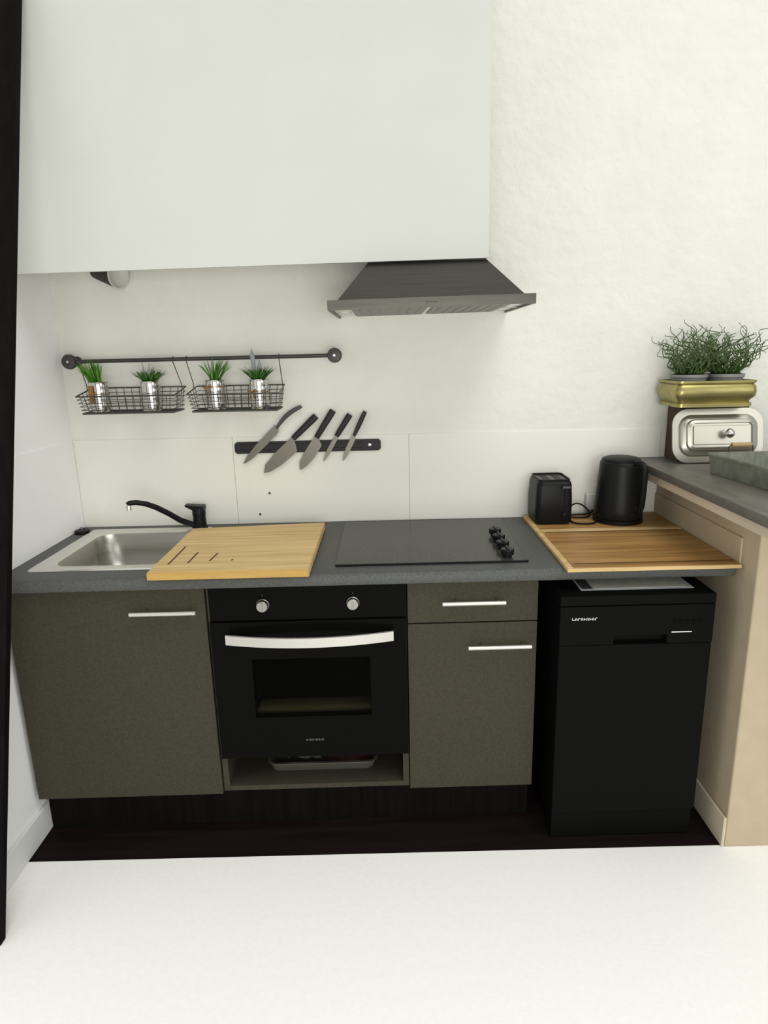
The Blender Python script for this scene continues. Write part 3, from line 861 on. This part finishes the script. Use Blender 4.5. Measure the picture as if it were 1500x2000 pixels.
def curly(cx, cy, label, seed):
    t = thing('curly_plant', label, 'plant', (cx, cy, 1.331), 'curly plants in the brass trough')
    bm = BM()
    lathe(bm, [(0.045, 1.3305), (0.058, 1.420), (0.0625, 1.422), (0.0625, 1.432), (0.058, 1.432), (0.056, 1.415)], cx, cy, 28)
    obj('pot', bm, 'pot_grey', t, True, 40)
    bm = BM(); lathe(bm, [(0.0575, 1.417), (0.058, 1.431), (0.035, 1.438), (0.004, 1.440)], cx, cy, 20)
    obj('soil', bm, 'soil', t, True)
    rnd = random.Random(seed)
    bm = BM()
    for k in range(78):
        a = rnd.uniform(0, 2 * math.pi)
        s = math.sqrt(rnd.random())
        p = Vector((cx + 0.040 * s * math.cos(a), cy + 0.040 * s * math.sin(a), 1.428))
        d = Vector((math.cos(a) * s * 1.0, math.sin(a) * s * 0.55, 1.0)).normalized()
        L = rnd.uniform(0.09, 0.190) * (1.22 if k % 12 == 0 else 1)
        N = 20
        side = Vector((math.cos(a + 1.57), math.sin(a + 1.57), 0))
        ph, fr, am = rnd.uniform(0, 6.3), rnd.uniform(1.8, 3.2), rnd.uniform(0.007, 0.016)
        side2 = d.cross(side)
        pts, rs = [], []
        for i in range(N):
            f = i / (N - 1)
            wv = am * min(1, 2.5 * f)
            q = p + d * (L * f) + side * wv * math.sin(ph + fr * 6.283 * f) + side2 * wv * math.cos(ph * 1.7 + fr * 6.283 * f)
            q.y = min(q.y, -0.010)
            q += Vector((0, 0, -0.02 * s * f * f))
            pts.append(q)
            rs.append(0.0027 * (1 - 0.6 * f))
        tube(bm, pts, rs, 4)
    f = obj('curly_stems', bm, 'curly', t)
    f['kind'] = 'stuff'
    bm = BM()
    blades(bm, cx, cy, 1.425, 110, 0.055, 0.055, 0.0018, (0, 0), seed + 7, 0.2, 0.045)
    f = obj('undergrowth', bm, 'grass_dark', t)
    f['kind'] = 'stuff'
curly(2.226, -0.112, 'curly green plant in the brass trough, on the hood side', 21)
curly(2.355, -0.112, 'curly green plant in the brass trough, away from the hood', 34)

t = thing('serving_lid', 'rounded silver serving dish lid leaning upright against the brown box', 'lid', (2.33, -0.168, PZ))
th = R(11)
up_, nr = Vector((0, math.sin(th), math.cos(th))), Vector((0, -math.cos(th), math.sin(th)))
o0 = Vector((2.330, -0.1655, PZ + 0.0015))
def ll(hw, hh, r, h): return [tuple(o0 + Vector((a, 0, 0)) + up_ * (0.0965 + b) + nr * h) for a, b in rrect(hw, hh, r, 8)]
bm = BM()
loft(bm, [ll(0.161, 0.0945, 0.055, 0.0), ll(0.1625, 0.0955, 0.055, 0.002), ll(0.161, 0.0945, 0.055, 0.004), ll(0.140, 0.0735, 0.045, 0.0045),
          ll(0.136, 0.0695, 0.042, 0.014), ll(0.126, 0.0595, 0.034, 0.020), ll(0.122, 0.0555, 0.030, 0.021), ll(0.119, 0.0525, 0.028, 0.030),
          ll(0.108, 0.0425, 0.016, 0.033), ll(0.106, 0.0405, 0.012, 0.027), ll(0.100, 0.0335, 0.004, 0.027), ll(0.098, 0.0315, 0.003, 0.032)])
obj('cover', bm, 'silver', t, True, 28)
M = Matrix.Translation(o0 + up_ * 0.100 + nr * 0.032 + Vector((0.015, 0, 0))) @ nr.to_track_quat('Z', 'Y').to_matrix().to_4x4()
bm = BM(); lathe(bm, [(0.007, -0.001), (0.006, 0.012), (0.013, 0.018), (0.0165, 0.026), (0.013, 0.034), (0.004, 0.037)], 0, 0, 20, M=M)
obj('knob', bm, 'chrome', t, True, 60)

t = thing('galvanised_tray', 'grey galvanised metal tray with a wrapped handle on the bar top', 'tray', (2.4, -0.5, PZ))
ax = [(2.212, -0.335), (2.60, -0.322), (2.66, -0.74), (2.252, -0.735)]
cen = Vector((sum(a[0] for a in ax) / 4, sum(a[1] for a in ax) / 4))
def tl2(s, z): return [tuple(cen + (Vector(a) - cen) * s) + (z,) for a in ax]
bm = BM()
loft(bm, [tl2(0.97, PZ + 0.0006), tl2(1.0, PZ + 0.057), tl2(1.015, PZ + 0.058), tl2(1.015, PZ + 0.063), tl2(0.985, PZ + 0.063), tl2(0.955, PZ + 0.004)])
obj('pan', bm, 'galvanised', t)
bm = BM()
ring = tl2(1.0, PZ + 0.063)
tube(bm, tl2(1.003, PZ + 0.063), 0.0035, 8, True)
obj('rolled_rim', bm, 'galvanised', t, True)
hb = obj('handle_wire', tube(BM(), [(2.278, -0.331, PZ + 0.058), (2.276, -0.331, 1.206), (2.284, -0.331, 1.212), (2.350, -0.329, 1.213), (2.357, -0.329, 1.207), (2.357, -0.329, PZ + 0.058)], 0.002, 6), 'iron', t, True)
bm = BM()
n = 9
pts = [(2.286 + 0.062 * i / (4 * n), -0.3305, 1.2125) for i in range(4 * n + 1)]
tube(bm, pts, [0.0072 + 0.0012 * math.cos(i * math.pi / 2) for i in range(4 * n + 1)], 10)
obj('wrapped_grip', bm, 'rattan', t, True)

# ------------------------------------------------------------------ added black strip standing in for the screen bezel at the left
T_, B_ = Vector((0.199, -0.345, 2.476)), Vector((0.095, -0.9545, 0.0))
dr = (T_ - B_).normalized()
top = T_ + dr * 0.30
xv = Vector((1, 0, 0)); xv = (xv - dr * xv.dot(dr)).normalized()
nv = dr.cross(xv).normalized()
if nv.y > 0: nv = -nv
bm = BM()
foot = []
lps = []
for e_ in (0, 1):
    lp_ = []
    for a, b in ((0, 0), (0, 0.022), (-0.078, 0.022), (-0.078, 0)):
        q = (B_ if e_ == 0 else top) + xv * a + nv * b
        if e_ == 0:
            q = q + dr * ((0.0006 - q.z) / dr.z)
        lp_.append(tuple(q))
    lps.append(lp_)
loft(bm, lps)
tag(obj('bezel_strip', bm, 'black_board'), 'tall narrow black strip standing in for the screen bezel at the far left', 'bezel strip')
